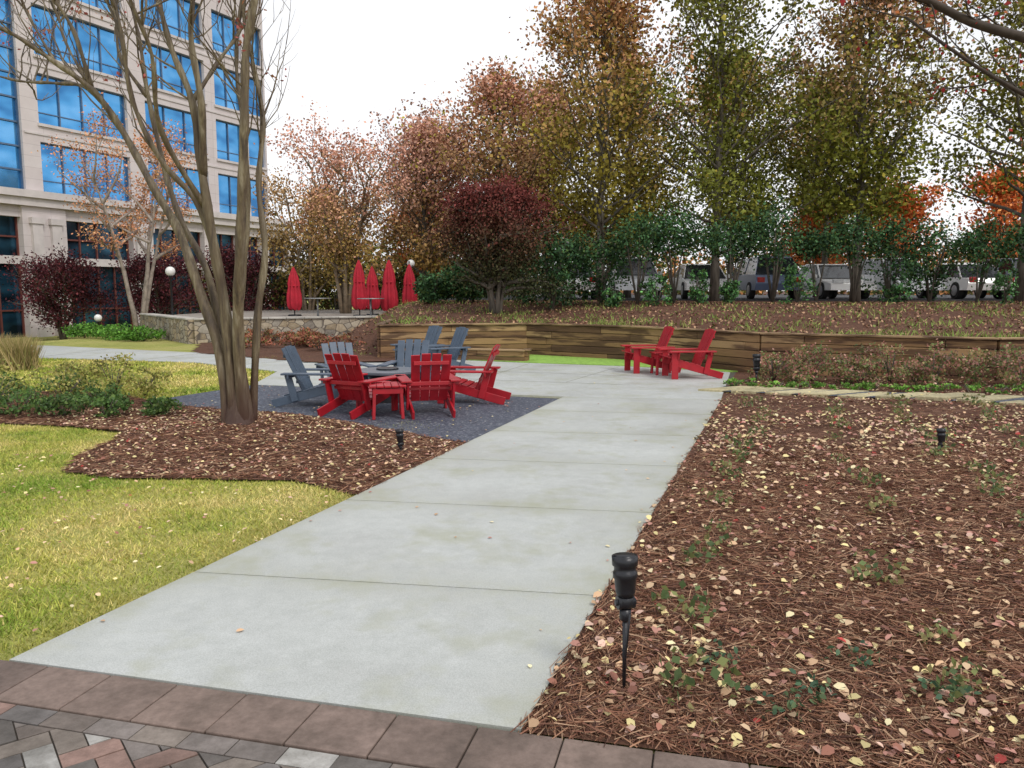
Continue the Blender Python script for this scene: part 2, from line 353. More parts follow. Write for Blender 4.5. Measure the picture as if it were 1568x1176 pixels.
pal=[(.20,.165,.145),(.26,.22,.19),(.17,.155,.15),(.28,.18,.15),(.42,.41,.39),(.23,.20,.185),(.14,.125,.115)]
def addb(x0,y0,x1,y1):
    g=.003; q=[(x*ca_-y*sa_, x*sa_+y*ca_) for x,y in [(x0+g,y0+g),(x1-g,y0+g),(x1-g,y1-g),(x0+g,y1-g)]]
    if max(p[1] for p in q)<.43 or max(p[1] for p in q)>2.6 or max(abs(p[0]+1) for p in q)>3.2: return
    lim=.418; out=[]
    for i in range(len(q)):
        A_,B_=q[i],q[(i+1)%len(q)]
        if A_[1]>=lim: out.append(A_)
        if (A_[1]>=lim)!=(B_[1]>=lim): t=(lim-A_[1])/(B_[1]-A_[1]); out.append((A_[0]+(B_[0]-A_[0])*t,lim))
    if len(out)<3: return
    rects.append([Q(p[0],p[1]) for p in out]); cols.append(np.array(random.choices(pal,[3,4,2,3,1.6,3,1.5])[0])*random.uniform(.85,1.15)); zz.append(.024+random.uniform(-.0025,.0025))
for A in range(-60,90):
    for B in range(-30,30):
        x=(A+2*B)*W_; y=(A-2*B)*W_
        if abs(x)>6 or abs(y)>6: continue
        addb(x,y,x+2*W_,y+W_); addb(x,y+W_,x+W_,y+3*W_)
a=-4.5
while a<3:
    rects.append([Q(a,.412),Q(a+.2,.412),Q(a+.2,.312),Q(a,.312)]); cols.append(np.array(random.choice(pal))*random.uniform(.85,1.15)); zz.append(.025); a+=.205
o=blocks('bricks',rects,cols,-.03,zz,PAV,.003); o.parent=her
slab('paving_sand_ground',[Q(-6.3,.005),Q(4.6,.005),Q(4.6,3.2),Q(-6.3,3.2)],-.06,.014,simple('joint_sand',(.06,.05,.04),.95),0)
# ------------------------------------------------------------------ stepping path
sp=empty('stepping_slab_path'); p0=Vector((3.55,13.25));p1=Vector((9.6,10.35)); d=(p1-p0).normalized(); nn=Vector((-d.y,d.x)); rr=[];cc=[];zz=[]
q=0
while q<6.4:
    c=p0+d*q; sk=d*.30
    A=c-nn*.38-sk; B=c+d*.38-nn*.38-sk; C2=c+d*.38+nn*.38+sk; D2=c+nn*.38+sk
    rr.append([(A.x,A.y),(B.x,B.y),(C2.x,C2.y),(D2.x,D2.y)]); cc.append(np.array((.62,.55,.33))*random.uniform(.88,1.1)); zz.append(float(mz(c.x,c.y))+.05)
    q+=.54
o=blocks('slabs',rr,cc,-.02,zz,PAV,.01); o.parent=sp
mbp=MB(); A=p0-nn*.36;B=p1-nn*.36;C2=p1+nn*.36;D2=p0+nn*.36
mbp.poly([(t.x,t.y,float(mz(t.x,t.y))+.028) for t in (A,B,C2,D2)]); o=mbp.obj('dark_pebbles',[GRAVEL]); o.parent=sp
# ------------------------------------------------------------------ timber wall
def m_wood(nt,b):
    a=N(nt,'ShaderNodeAttribute'); a.attribute_name='Col'; n1=noise(nt,coords(nt,(.8,.8,7)),1,4,.6); n2=noise(nt,coords(nt,(3,3,70)),1,3,.7)
    c=mix(nt,ramp(nt,n1,[(.47,(0,0,0)),(.55,(.85,.85,.85))]),a.outputs['Color'],(.08,.038,.02))
    c=mix(nt,.5,c,ramp(nt,n2,[(.3,(.6,.52,.45)),(.7,(1.0,1,1))]),'MULTIPLY')
    nt.links.new(c,b.inputs['Base Color']); b.inputs['Roughness'].default_value=.8; bump(nt,b,n2,.4,.01)
WOOD=nm('wet_timber',m_wood)
wp=[(.38,.235,.11),(.28,.165,.075),(.44,.29,.145),(.21,.12,.055),(.15,.08,.042)]
def timberwall(name,line,z0,h,rows):
    e=empty(name); mb=MB(); cols=[]; ch=h/rows
    for (ax,ay),(bx,by) in zip(line[:-1],line[1:]):
        A=Vector((ax,ay,0));B=Vector((bx,by,0)); L=(B-A).length; d=(B-A)/L; nrm=Vector((d.y,-d.x,0))
        for r in range(rows):
            q=0; first=random.uniform(.6,2.4)
            while q<L-.01:
                l=min(first if q==0 else 2.44,L-q); 
                if L-q-l<.3: l=L-q
                off=random.uniform(-.008,.008); p=A+d*(q+.004)+nrm*off; p2=A+d*(q+l-.004)+nrm*off; zc=z0+ch*(r+.5)
                mb.beam((p.x,p.y,zc),(p2.x,p2.y,zc),.14,ch-.012,side=nrm)
                k=random.choices(range(5),[4,3,3,2,1.5] if r>rows*.4 else [2,3,1,3,3])[0]; cols.append(np.array(wp[k])*random.uniform(.85,1.15)); q+=l
        mb.beam((A+d*-.02-nrm*-.03)+Vector((0,0,z0+h+.022)),(B+d*.02+nrm*.03)+Vector((0,0,z0+h+.022)),.19,.04,side=nrm); cols.append(np.array((.38,.26,.14)))
    o=mb.obj('timbers',[WOOD],.008); o.parent=e; ca=o.data.color_attributes.new('Col','FLOAT_COLOR','POINT')
    cc=np.ones((len(cols),8,4),np.float32); cc[:,:,:3]=np.array(cols)[:,None,:]; ca.data.foreach_set('color',cc.reshape(-1))
timberwall('timber_retaining_wall',[(-3.6,24.5)]+WALL,-.02,.84,5)
timberwall('timber_planter_wall',[(-1.55,19.45),(-1.5,19.12),(.3,18.55),(.36,18.9)],0,.27,2)
# ------------------------------------------------------------------ stone wall and raised patio
def m_stone(nt,b):
    v=coords(nt,(1,1,1.5)); vo=N(nt,'ShaderNodeTexVoronoi'); vo.inputs['Scale'].default_value=3.4; nt.links.new(v,vo.inputs['Vector'])
    ve=N(nt,'ShaderNodeTexVoronoi'); ve.feature='DISTANCE_TO_EDGE'; ve.inputs['Scale'].default_value=3.4; nt.links.new(v,ve.inputs['Vector'])
    sep=N(nt,'ShaderNodeSeparateColor'); nt.links.new(vo.outputs['Color'],sep.inputs[0])
    c=ramp(nt,sep.outputs[0],[(0,(.24,.18,.10)),(.3,(.46,.36,.23)),(.6,(.34,.31,.26)),(.85,(.56,.49,.37)),(1,(.17,.15,.13))])
    c=mix(nt,.3,c,ramp(nt,noise(nt,v,14,3),[(.3,(.16,.13,.1)),(.7,(.58,.52,.43))]))
    c=mix(nt,ramp(nt,ve.outputs['Distance'],[(.02,(1,1,1)),(.06,(0,0,0))]),c,(.11,.09,.075))
    nt.links.new(c,b.inputs['Base Color']); b.inputs['Roughness'].default_value=.9; bump(nt,b,ve.outputs['Distance'],.6,.04)
STONE=nm('fieldstone',m_stone)
SL=[(-14.2,30.5),(-10.2,25.2),(-6.5,26.7),(-2.8,28.2)]
mb=MB()
for (ax,ay),(bx,by) in zip(SL[:-1],SL[1:]):
    A=Vector((ax,ay,0));B=Vector((bx,by,0)); d=(B-A).normalized(); n_=Vector((d.y,-d.x,0)); L=(B-A).length; k=int(L/.5)
    for i in range(k):
        p=A+d*(L*i/k); p2=A+d*(L*(i+1)/k); o1=random.uniform(-.02,.02)
        mb.beam(p+Vector((0,0,.37))+n_*o1,p2+Vector((0,0,.37))+n_*o1,.4,.78,side=n_)
        mb.beam(p+Vector((0,0,.795)),p2-d*.01+Vector((0,0,.795)),.5,.06,side=n_,m=1)
sw=mb.obj('stone_wall',[STONE,simple('capstone',(.42,.40,.36),.85,var=.3,sc=2)],.012)
slab('raised_patio_ground',[(-14.2,30.6),(-10.1,25.4),(-6.5,26.8),(-2.8,28.3),(-1,40),(-14,44)],-.1,.69,simple('patio_paving',(.28,.25,.22),.85,sc=2),0)
# ------------------------------------------------------------------ chairs
def chair(mat,loc,face,sc=1,h=.95):
    mb=MB(); k=h/.95
    for sx in (-1,1):
        mb.beam((sx*.285,.43,.345),(sx*.285,-.62,.05),.032,.135,side=(1,0,0))
        mb.beam((sx*.325,.36,0),(sx*.325,.36,.525),.035,.13,side=(1,0,0))
        mb.beam((sx*.325,-.26,.10),(sx*.325,-.36,.525),.035,.10,side=(1,0,0))
        mb.hexa([(sx*.345-.075,-.44,.527),(sx*.345+.075,-.44,.527),(sx*.345+.085,.50,.527),(sx*.345-.085,.50,.527),(sx*.345-.075,-.44,.556),(sx*.345+.075,-.44,.556),(sx*.345+.085,.50,.556),(sx*.345-.085,.50,.556)])
        mb.beam((sx*.325,.30,.40),(sx*.37,.30,.525),.03,.07,side=(0,1,0))
    for i in range(6):
        t=i/5; y=.455-t*.56; z=.425-t*.155; mb.beam((-.305,y,z),(.305,y,z),.098,.024,side=(0,1,.28))
    for i,x in enumerate((-.20,-.067,.067,.20)):
        top=.965 if i in(1,2) else .945; fx=x*1.12
        mb.beam((x*.98,-.145,.21),(fx,-.455,top),.126,.022,side=(1,0,0))
    mb.beam((-.30,-.235,.41),(.30,-.235,.41),.05,.028,side=(0,0,1)); mb.beam((-.42,-.335,.50),(.42,-.335,.50),.06,.03,side=(0,0,1)); mb.beam((-.25,-.437,.82),(.25,-.437,.82),.06,.024,side=(0,0,1))
    mb.v=[(a*1,b*1,c*k) for a,b,c in mb.v]
    return mb.obj('adirondack_chair',[mat],.006,loc,math.atan2(face[1],face[0])-math.pi/2,scale=sc)
def sidetable(mat,loc,rot=0):
    mb=MB()
    for i in range(5): mb.box(-.24+i*.097,-.24+i*.097+.09,-.24,.24,.42,.445)
    for sx in(-1,1):
        for sy in (-1,1): mb.beam((sx*.19,sy*.19,0),(sx*.17,sy*.17,.42),.04,.08,side=(1,0,0))
    for sx in(-1,1): mb.beam((sx*.18,-.2,.38),(sx*.18,.2,.38),.03,.07,side=(1,0,0)); mb.beam((-.2,sx*.2,.37),(.2,sx*.2,.37),.03,.07,side=(0,1,0))
    return mb.obj('side_table',[mat],.005,loc,rot)
G=.024; 
chair(RED,(-2.08,10.75,G),(.45,.89),.95,.88); chair(RED,(-1.17,10.75,G),(-.25,.97),.95,.88)
chair(RED,(-.66,11.85,G),(-1,.15),.97,.88); chair(BLUE,(-2.86,11.5,G),(1,-.05),.97,.88)
chair(BLUE,(-2.75,12.85,G),(.5,-.86),.93,.86); chair(BLUE,(-1.72,12.95,G),(-.1,-1),.95,.88)
chair(BLUE,(-2.0,16.8,ZP),(-.8,-.6),.95,.95); chair(BLUE,(-1.4,16.1,ZP),(-.85,-.5),.95,.95)
chair(RED,(2.82,16.15,ZP),(-1,-.15),.97,.95); chair(RED,(3.40,15.1,ZP),(-1,-.10),.97,.95)
sidetable(RED,(-1.66,10.35,G),.2); sidetable(RED,(3.05,15.7,ZP),.1)
mb=MB(); mb.tube([(0,0,.43),(0,0,.435),(0,0,.475),(0,0,.48)],[.46,.475,.475,.46],36,0); mb.tube([(0,0,0),(0,0,.05),(0,0,.38),(0,0,.43)],[.30,.28,.28,.4],24,1); mb.tube([(0,0,.48),(0,0,.505),(0,0,.51)],[.17,.17,.13],20,1)
mb.obj('round_fire_table',[DKTOP,BLACK],.004,(-1.9,11.9,G))
# ------------------------------------------------------------------ patio umbrellas, tables
def umbrella(loc,h=2.1):
    e=empty('patio_umbrella',loc); mb=MB(); mb.tube([(0,0,0),(0,0,.06)],[.28,.25],16,1); mb.tube([(0,0,0),(0,0,h+.05)],[.022,.022],8,1); mb.ball((0,0,h+.08),.035,1)
    base=[(.13,.20),(.2,.25),(.3,.26),(.45,.24),(.58,.19),(.66,.20),(.78,.16),(.92,.08),(1.0,.02)]; n=32; k0=len(mb.v); ph=random.random()*6
    for q,r in base:
        for j in range(n):
            t=2*math.pi*j/n; rr=r*(1+.30*math.cos(8*t+ph+q*1.5)); mb.v.append((rr*math.cos(t),rr*math.sin(t),h*q+.04*math.cos(8*t)*(q<.25)))
    for i in range(len(base)-1):
        for j in range(n):
            a=k0+i*n+j;b2=k0+i*n+(j+1)%n; mb.f.append([a,b2,b2+n,a+n]); mb.m.append(0); mb.sm.append(True)
    mb.tube([(0,0,h*.60),(0,0,h*.63)],[.20,.20],16,0)
    mb.obj('closed_canopy',[CANVAS,BLACK],0,parent=e)
for x,y,h in ((-8.7,31.5,1.95),(-6.0,31,2.2),(-5.75,32.5,2.0),(-4.6,29.6,2.15),(-4.05,31.2,2.05)): umbrella((x,y,.69),h)
GM=simple('grey_metal',(.3,.31,.32),.4,.5)
for x,y in ((-7.4,30),(-5.2,29.0)):
    mb=MB(); mb.tube([(0,0,.70),(0,0,.73)],[.5,.5],20); mb.tube([(0,0,0),(0,0,.7)],[.04,.04],8); mb.tube([(0,0,0),(0,0,.03)],[.28,.28],16); mb.obj('cafe_table',[GM],0,(x,y,.69))
# ------------------------------------------------------------------ lamps
def lamp(name,loc,h,r):
    mb=MB(); mb.tube([(0,0,0),(0,0,.15),(0,0,.2),(0,0,h-r*2.2),(0,0,h-r*2.1),(0,0,h-r*1.9)],[.09,.08,.045,.038,.09,.10],12,0); mb.ball((0,0,h-r),r,1,16); mb.tube([(0,0,h-.01),(0,0,h+.04)],[.03,.01],8,0)
    mb.obj(name,[BLACK,GLOBE],0,loc)
lamp('globe_street_lamp',(-13.6,31.5,-.05),2.7,.19); lamp('globe_street_lamp',(-4.4,34.5,.69),2.35,.17)
lamp('globe_bollard_lamp',(-15.8,30,-.05),.85,.14)
def spot(loc,s=1,rot=0,stake=.30):
    mb=MB(); z=stake
    mb.tube([(0,0,-.05),(0,0,z*.95)],[.006,.011],8); mb.tube([(0,0,z*.9),(0,0,z*.93),(0,0,z+.02)],[.014,.022,.022],12)
    mb.tube([(-.032,0,z+.045),(.032,0,z+.045)],[.026,.026],14); mb.tube([(-.040,0,z+.045),(.040,0,z+.045)],[.012,.012],10)
    mb.ball((0,0,z+.05),.034,0,12)
    a=Vector((0,.10,.95)).normalized(); c=Vector((0,0,z+.065))
    pr=[(0,.030),(.02,.037),(.07,.041),(.075,.046),(.095,.046),(.10,.041),(.115,.041),(.12,.048),(.155,.049),(.158,.043),(.13,.036)]
    mb.tube([c+a*q for q,_ in pr],[r for _,r in pr],18)
    mb.tube([c+a*.131,c+a*.134],[.036,.034],16,1)
    mb.tube([(0,-.05,z+.02),(0,-.03,z*.7),(0,-.012,z*.45),(0,.0,.02)],[.004]*4,6)
    return mb.obj('garden_spotlight',[BLACK,simple('lens_glass',(.08,.09,.1),.1)],0,loc,rot,scale=s)
spot((.475,3.15,.03),1.12,.2,.29); spot((4.4,7.9,float(mz(4.4,7.9))),.9,.5,.04); spot((4.42,14.1,float(mz(4.4,14.1))),1.5,0,.14); spot((-1.17,8.1,.03),.9,1,.03)
# ------------------------------------------------------------------ trees
def smooth_path(pts,k=4):
    pts=[Vector(p) for p in pts]; out=[]
    for i in range(len(pts)-1):
        p0=pts[max(i-1,0)];p1=pts[i];p2=pts[i+1];p3=pts[min(i+2,len(pts)-1)]
        for j in range(k):
            t=j/k; out.append(.5*((2*p1)+(-p0+p2)*t+(2*p0-5*p1+4*p2-p3)*t*t+(-p0+3*p1-3*p2+p3)*t**3))
    out.append(pts[-1]); return out
def twig(mb,start,dirv,L,r,depth,tips,up=.25,n=6,kids=3,sub=.55):
    pts=[start]; d=dirv.normalized(); seg=5
    for i in range(seg):
        d=(d+Vector((random.gauss(0,.16),random.gauss(0,.16),random.gauss(0,.12)+up*.25))).normalized(); pts.append(pts[-1]+d*L/seg)
    mb.tube(pts,[r*(1-.75*i/seg) for i in range(seg+1)],n,cap=False)
    if tips is not None:
        for i in range(1 if depth==0 else 3,seg+1): tips.append(tuple(pts[i]))
    if depth>0:
        for _ in range(kids):
            i=random.randint(1,seg); dd=Vector((random.gauss(0,1),random.gauss(0,1),random.gauss(.2,.6))).normalized()
            twig(mb,pts[i],(d*.9+dd*.8),L*sub*random.uniform(.7,1.2),r*.45*(1-.4*i/seg)+.002,depth-1,tips,up,max(3,n-1),kids,sub)
def make_tree(name,base,H,zb,R,colfn,nleaf,lsize,stems=1,limbs=24,tr=.16,spread=.3,barkm=None,top=.95,sigma=.3,prof=None,seed=1,up=.35,thin=0):
    random.seed(seed); e=empty(name,base); mb=MB(); tips=[]; sp=[]
    for s in range(stems):
        a=2*math.pi*s/stems+random.random(); off=spread*R*(0 if stems==1 else 1)
        r0=tr/(stems**.5); pts=[]
        for i in range(9):
            t=i/8; o_=off*t**1.2; pts.append(Vector((math.cos(a)*o_+random.gauss(0,.06)*t*R*.3+math.cos(a)*tr*.5*(stems>1),math.sin(a)*o_+random.gauss(0,.06)*t*R*.3+math.sin(a)*tr*.5*(stems>1),H*top*t*(1 if stems==1 else random.uniform(.96,1)))))
        pts[0].z=-.15
        mb.tube(pts,[r0*1.25]+[r0*(1-.88*i/8) for i in range(1,9)],9); sp.append(pts)
    prof=prof or (lambda q:(max(0,math.sin(math.pi*min(1,max(0,q))**.75))**.65))
    for i in range(limbs):
        q=(i+random.random())/limbs; pts=sp[i%stems]; z=zb*.85+(H*top-zb*.85)*q*.93; t=z/(H*top)*8; k=min(7,int(t)); st=pts[k].lerp(pts[k+1],t-k)
        az=i*2.399+random.uniform(-.4,.4); el=math.radians(random.uniform(14,42)+25*q)
        L=max(.5,R*prof(min(.98,q+.03))*random.uniform(.6,1.25)*(1 if stems==1 else .75))
        twig(mb,st,Vector((math.cos(az)*math.cos(el),math.sin(az)*math.cos(el),math.sin(el))),L,tr*.34*(1-.6*q)+.012,2,tips,up,5,3,.5)
    mb.obj('trunk_and_limbs',[barkm or BARK2],0,parent=e)
    T=np.array(tips); wq=np.ones(len(T))
    if thin: hq=np.clip((T[:,2]-zb)/(H-zb),0,1); wq=1-thin*hq
    wq=wq*RNG.uniform(.05,1.95,len(T))**1.7; wq/=wq.sum()
    ci=RNG.choice(len(T),nleaf,p=wq); C=T[ci]+RNG.normal(size=(nleaf,3))*sigma*np.array([1,1,.75])
    C[:,2]=np.maximum(C[:,2],.05)
    cb=RNG.uniform(.5,1.4,len(T))[ci][:,None]
    rad=np.hypot(C[:,0],C[:,1])/R; hq=np.clip((C[:,2]-zb)/(H-zb),0,1)
    cards('foliage',C,RNG.uniform(.7,1.3,nleaf)*lsize,colfn(C,rad,hq,nleaf)*cb,LEAFD,parent=e); return e
def blend(lo,hi,f,n):
    lo=np.array(lo);hi=np.array(hi); return lo*(1-f[:,None])+hi*f[:,None]
def cf_mixed(green,rust,bias=.0):
    def f(C,rad,hq,n):
        t=np.clip((hq-.48+bias)*2.0+.35*(rad-.5)+.25*pn(C[:,0]+C[:,2],C[:,1]-C[:,2],.9,bias*9)+RNG.normal(0,.2,n),0,1); c=blend(green,rust,t,n)
        k=RNG.random(n)<.08; c[k]=np.array((.38,.32,.05)); return c
    return f
GOLD=(.30,.24,.035); OLIVE=(.17,.185,.03); RUST=(.50,.24,.12); PK=(.60,.32,.22)
broad=lambda q: .66+1.15*q if q<.3 else max(.15,1.0-((q-.3)/.72)**1.6*.88)
spec=[(3.3,29.6,12.2,2.0,4.1,(.27,.22,.035),RUST,.14),(7.6,29.6,15.2,2.0,4.4,OLIVE,(.34,.26,.05),-.08),(12.4,28.5,11.8,3.0,3.7,(.19,.20,.03),(.56,.29,.19),.1),
 (17.4,27,14.5,3.0,4.4,(.22,.22,.035),(.40,.27,.07),-.05),(-.6,36,10.6,1.4,3.5,(.34,.24,.06),PK,.25),(-4.2,38,8.8,1.2,3.3,(.44,.28,.09),(.66,.38,.29),.35),
 (5.4,37,11.6,2.2,4.0,GOLD,PK,.12),(10.2,37,11.4,2.6,3.8,OLIVE,(.46,.29,.10),.05),(15.0,38,10.4,4.2,3.3,(.27,.22,.035),(.56,.31,.2),.1),(22.4,31,15.0,3.0,4.8,GOLD,RUST,.0),(1.7,40,11.0,1.6,3.8,GOLD,PK,.25)]
for i,(x,y,H,zb,R,g,r,b) in enumerate(spec):
    make_tree('maple_tree',(x,y,1.25),H,zb,R,cf_mixed(g,r,b),16500,.15,1,46,.17,seed=200+i,sigma=.36,prof=broad,thin=.66,up=.22)
pink=lambda C,rad,hq,n: blend((.36,.26,.06),(.66,.34,.25),np.clip(hq*1.15-.05+RNG.normal(0,.25,n),0,1),n)
vprof=lambda q:.55+.5*q if q<.8 else .95-(q-.8)*2
make_tree('crape_myrtle_tree',(-7.4,35,.69),7.3,1.3,3.3,pink,13000,.12,6,34,.25,.42,BARKT,seed=31,sigma=.33,prof=vprof,thin=.5)
make_tree('crape_myrtle_tree',(-10.6,41,-.1),6.6,1.6,3.0,lambda C,rad,hq,n:blend((.26,.2,.05),(.45,.28,.12),hq,n),8000,.14,5,28,.22,.4,BARKT,seed=33,sigma=.36,prof=vprof)
make_tree('crape_myrtle_tree',(-4.0,42,.9),8.2,1.4,3.2,pink,10000,.15,4,30,.22,.4,BARKT,seed=35,sigma=.36,prof=vprof,thin=.4)
make_tree('crape_myrtle_tree',(-16.1,34,-.15),7.6,3.8,3.9,lambda C,rad,hq,n:pick([(.68,.30,.17),(.66,.36,.19),(.55,.28,.12)],n),7800,.095,5,22,.24,.40,BARKP,seed=41,sigma=.25,prof=vprof)
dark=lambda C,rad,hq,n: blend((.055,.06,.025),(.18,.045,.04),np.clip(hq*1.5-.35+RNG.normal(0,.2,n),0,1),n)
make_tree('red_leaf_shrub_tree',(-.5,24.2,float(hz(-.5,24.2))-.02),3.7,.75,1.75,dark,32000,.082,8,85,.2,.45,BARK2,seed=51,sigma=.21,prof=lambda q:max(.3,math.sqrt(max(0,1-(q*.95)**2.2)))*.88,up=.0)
purp=lambda C,rad,hq,n: pick([(.09,.022,.03),(.13,.03,.035),(.06,.017,.022)],n)
for i,(x,y,H,R) in enumerate([(-20.9,36.5,3.5,2.6),(-17.2,38.5,3.7,2.7),(-13.9,40.5,4.2,2.7)]):
    make_tree('japanese_maple_tree',(x,y,-.5),H,.4,R,purp,11000,.11,4,44,.14,.4,BARK2,seed=61+i,sigma=.26,prof=lambda q:max(.3,math.sqrt(max(0,1-(q)**2)))*.9,up=.05)
ft=empty('distant_tree_line')
n=40000; cl=[]
for i in range(260):
    x=RNG.uniform(-32,75); y=RNG.uniform(60,74); z=RNG.uniform(1.0,5.2+2.3*math.sin(x*.31)); cl.append((x,y,z,*pick([(.12,.15,.035),(.2,.18,.05),(.36,.22,.08),(.09,.12,.035),(.5,.22,.08)],1)[0]))
cl=np.array(cl); k=RNG.integers(0,len(cl),n); C=cl[k,:3]+RNG.normal(size=(n,3))*np.array([1.4,1,1.0]); C[:,2]=np.abs(C[:,2])
cards('foliage',C,RNG.uniform(.3,.5,n),cl[k,3:]*RNG.uniform(.6,1.3,(n,1)),LEAFD,parent=ft)
org=lambda C,rad,hq,n: pick([(.85,.26,.07),(.95,.36,.12),(.75,.19,.06)],n)
for i,(x,y,H,R) in enumerate([(19.0,39.5,5.3,2.4),(15.6,40.5,4.6,2.0),(24.0,39,6.4,2.4),(-5.0,46,5.2,2.2),(31,42,7,3)]):
    make_tree('orange_maple_tree',(x,y,1.2),H,1.2,R,org,7500,.18,1,26,.15,seed=81+i,sigma=.35,prof=broad)
# main crape myrtle
random.seed(5)
U=.00765
def st(l): return smooth_path([(a*U,d,b*U) for a,b,d in l],5)
stems=[
 ([(-18,-8,0),(-27,108,.05),(-60,213,.12),(-90,298,.2),(-130,368,.25),(-170,443,.3),(-205,503,.2),(-255,543,.1),(-305,578,0),(-365,605,-.1),(-430,640,-.2)],.074,.014),
 ([(-12,-8,.1),(-32,128,.2),(-55,238,.3),(-98,320,.4),(-125,403,.5),(-148,518,.55),(-158,590,.6),(-172,668,.6),(-180,740,.6)],.056,.013),
 ([(-4,-8,-.05),(-12,168,-.05),(-25,288,-.1),(-35,398,-.15),(-40,478,-.2),(-65,548,-.2),(-80,618,-.2),(-86,720,-.2)],.076,.018),
 ([(-33,375,-.13),(-22,470,-.3),(-30,558,-.35),(-20,628,-.4),(-15,720,-.4)],.048,.018),
 ([(8,-8,-.05),(10,148,-.15),(23,248,-.3),(35,348,-.4),(47,448,-.5),(55,538,-.55),(73,608,-.6),(67,668,-.6),(50,750,-.6)],.074,.026),
 ([(3,-8,.15),(-3,148,.2),(5,248,.25),(13,348,.3),(11,448,.3),(1,538,.35),(7,608,.35),(20,700,.4)],.048,.014),
 ([(14,-8,.1),(27,168,.15),(40,268,.2),(32,368,.25),(40,468,.3),(25,558,.35),(15,628,.35),(30,720,.4)],.052,.016),
 ([(-16,200,0),(-45,328,.0),(-95,398,-.1),(-125,478,-.2),(-130,568,-.3),(-140,638,-.3),(-135,710,-.3)],.042,.013),
 ([(-178,455,.3),(-235,518,.5),(-295,530,.6),(-365,540,.8),(-440,560,.9)],.032,.01),
 ([(-210,508,.2),(-225,588,.1),(-255,648,0),(-275,720,0)],.030,.01),
 ([(-148,508,.55),(-190,570,.6),(-200,638,.7),(-220,720,.7)],.028,.01),
 ([(-40,478,-.2),(-10,540,0),(20,600,.2),(50,690,.3)],.03,.012),
 ([(-33,330,-.1),(-70,430,-.5),(-60,520,-.8),(-75,600,-1),(-60,720,-1.1)],.035,.012),
 ([(-255,543,.1),(-300,620,.2),(-330,690,.3)],.02,.008),([(-230,525,.4),(-270,600,.5),(-280,680,.6)],.02,.008),
]
e=empty('crape_myrtle_tree',(TREE0[0],TREE0[1],.10)); mb=MB(); tips=[]
mb.tube([(0,0,-.12),(0,0,.0),(0,0,.12),(0,.02,.35),(0,.03,.7)],[.24,.19,.16,.13,.08],16)
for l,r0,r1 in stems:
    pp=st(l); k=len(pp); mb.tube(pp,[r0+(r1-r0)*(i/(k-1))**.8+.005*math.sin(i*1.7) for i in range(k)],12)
    for _ in range(12):
        i=random.randint(int(k*.5),k-1); d=(pp[min(i+1,k-1)]-pp[max(0,i-1)]).normalized()
        if pp[i].z<2.7: continue
        s_=Vector((random.gauss(-.2,.9),random.gauss(0,1),random.gauss(.5,.5))).normalized(); twig(mb,pp[i],d*.8+s_*.8,random.uniform(.6,1.3),random.uniform(.008,.015),2,tips,.6,5,2,.6)
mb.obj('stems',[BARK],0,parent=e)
T=np.array(tips); T=T[T[:,2]>3.2]; k=RNG.choice(len(T),90); kk=k[RNG.integers(0,90,1000)]; C=T[kk]+RNG.normal(size=(1000,3))*.07
cards('last_leaves',C,RNG.uniform(.03,.06,1000),pick([(.5,.13,.12),(.45,.2,.1),(.3,.08,.06)],1000),LEAF,parent=e)
e=empty('oak_tree',(9.6,9.0,.1)); mb=MB(); tips=[]
mb.tube([(0,0,-.1),(.05,0,1),(0,.1,2.5),(-.1,.1,4),(-.3,.1,5.5),(-.4,0,7.5)],[.24,.2,.18,.16,.11,.05],12)
for pts,r in (([(-.05,.1,2.9),(-1.8,0,3.62),(-3.0,0,4.0),(-3.7,0,4.28),(-4.5,.1,4.55),(-5.2,.1,4.85),(-6.4,.1,5.1)],.08),([(-2.0,.0,3.68),(-2.9,.8,3.8),(-3.7,.9,4.15),(-4.8,1.0,4.9)],.04),([(-.1,.1,3.8),(-.8,-1,4.9),(-1.8,-1.4,5.8)],.06),([(0,0,3.6),(1.4,.6,5.0),(2.4,1,6.5)],.06)):
    pp=smooth_path(pts,4); k=len(pp); mb.tube(pp,[r*(1-.6*i/(k-1)) for i in range(k)],9)
    for i in range(3,k): twig(mb,pp[i],Vector((random.gauss(-.4,.6),random.gauss(0,.7),random.gauss(.3,.4))),random.uniform(.5,1.0),.012,1,tips,.2,5,3,.6)
mb.obj('trunk_and_limbs',[BARKD],0,parent=e); T=np.array(tips); kk=RNG.integers(0,len(T),480); C=T[kk]+RNG.normal(size=(480,3))*.08
cards('foliage',C,RNG.uniform(.04,.08,480),pick([(.42,.04,.03),(.5,.16,.05),(.35,.03,.03)],480),LEAF,parent=e)
# ------------------------------------------------------------------ shrubs
def shrub(name,loc,r,h,pal,n,ls,w=None,z0=0.02,mat=None):
    e=empty(name,loc); mb=MB()
    for i in range(7):
        a=random.random()*6.28; mb.tube([(0,0,-.03),(math.cos(a)*r*.3,math.sin(a)*r*.3,h*.45),(math.cos(a)*r*.6,math.sin(a)*r*.6,h*.8)],[.012*h+.004,.008*h+.003,.003],5)
    mb.obj('stems',[BARK2],0,parent=e)
    K=max(6,n//45); dirs=RNG.normal(size=(K,3)); dirs/=np.linalg.norm(dirs,axis=1)[:,None]; rr=RNG.uniform(.3,1,(K,1))**.5*RNG.uniform(.7,1.25,(K,1)); hh=(h-z0)/2
    cl=dirs*rr*np.array([r,r,hh])+np.array([0,0,z0+hh]); k=RNG.integers(0,K,n); C=cl[k]+RNG.normal(size=(n,3))*np.array([r*.17,r*.17,h*.08]); C[:,2]=np.maximum(C[:,2],.015+.1*h*RNG.random(n))
    cards('foliage',C,RNG.uniform(.7,1.3,n)*ls,pick(pal,n,w)*RNG.uniform(.5,1.45,K)[k][:,None],mat or LEAFD,parent=e); return e
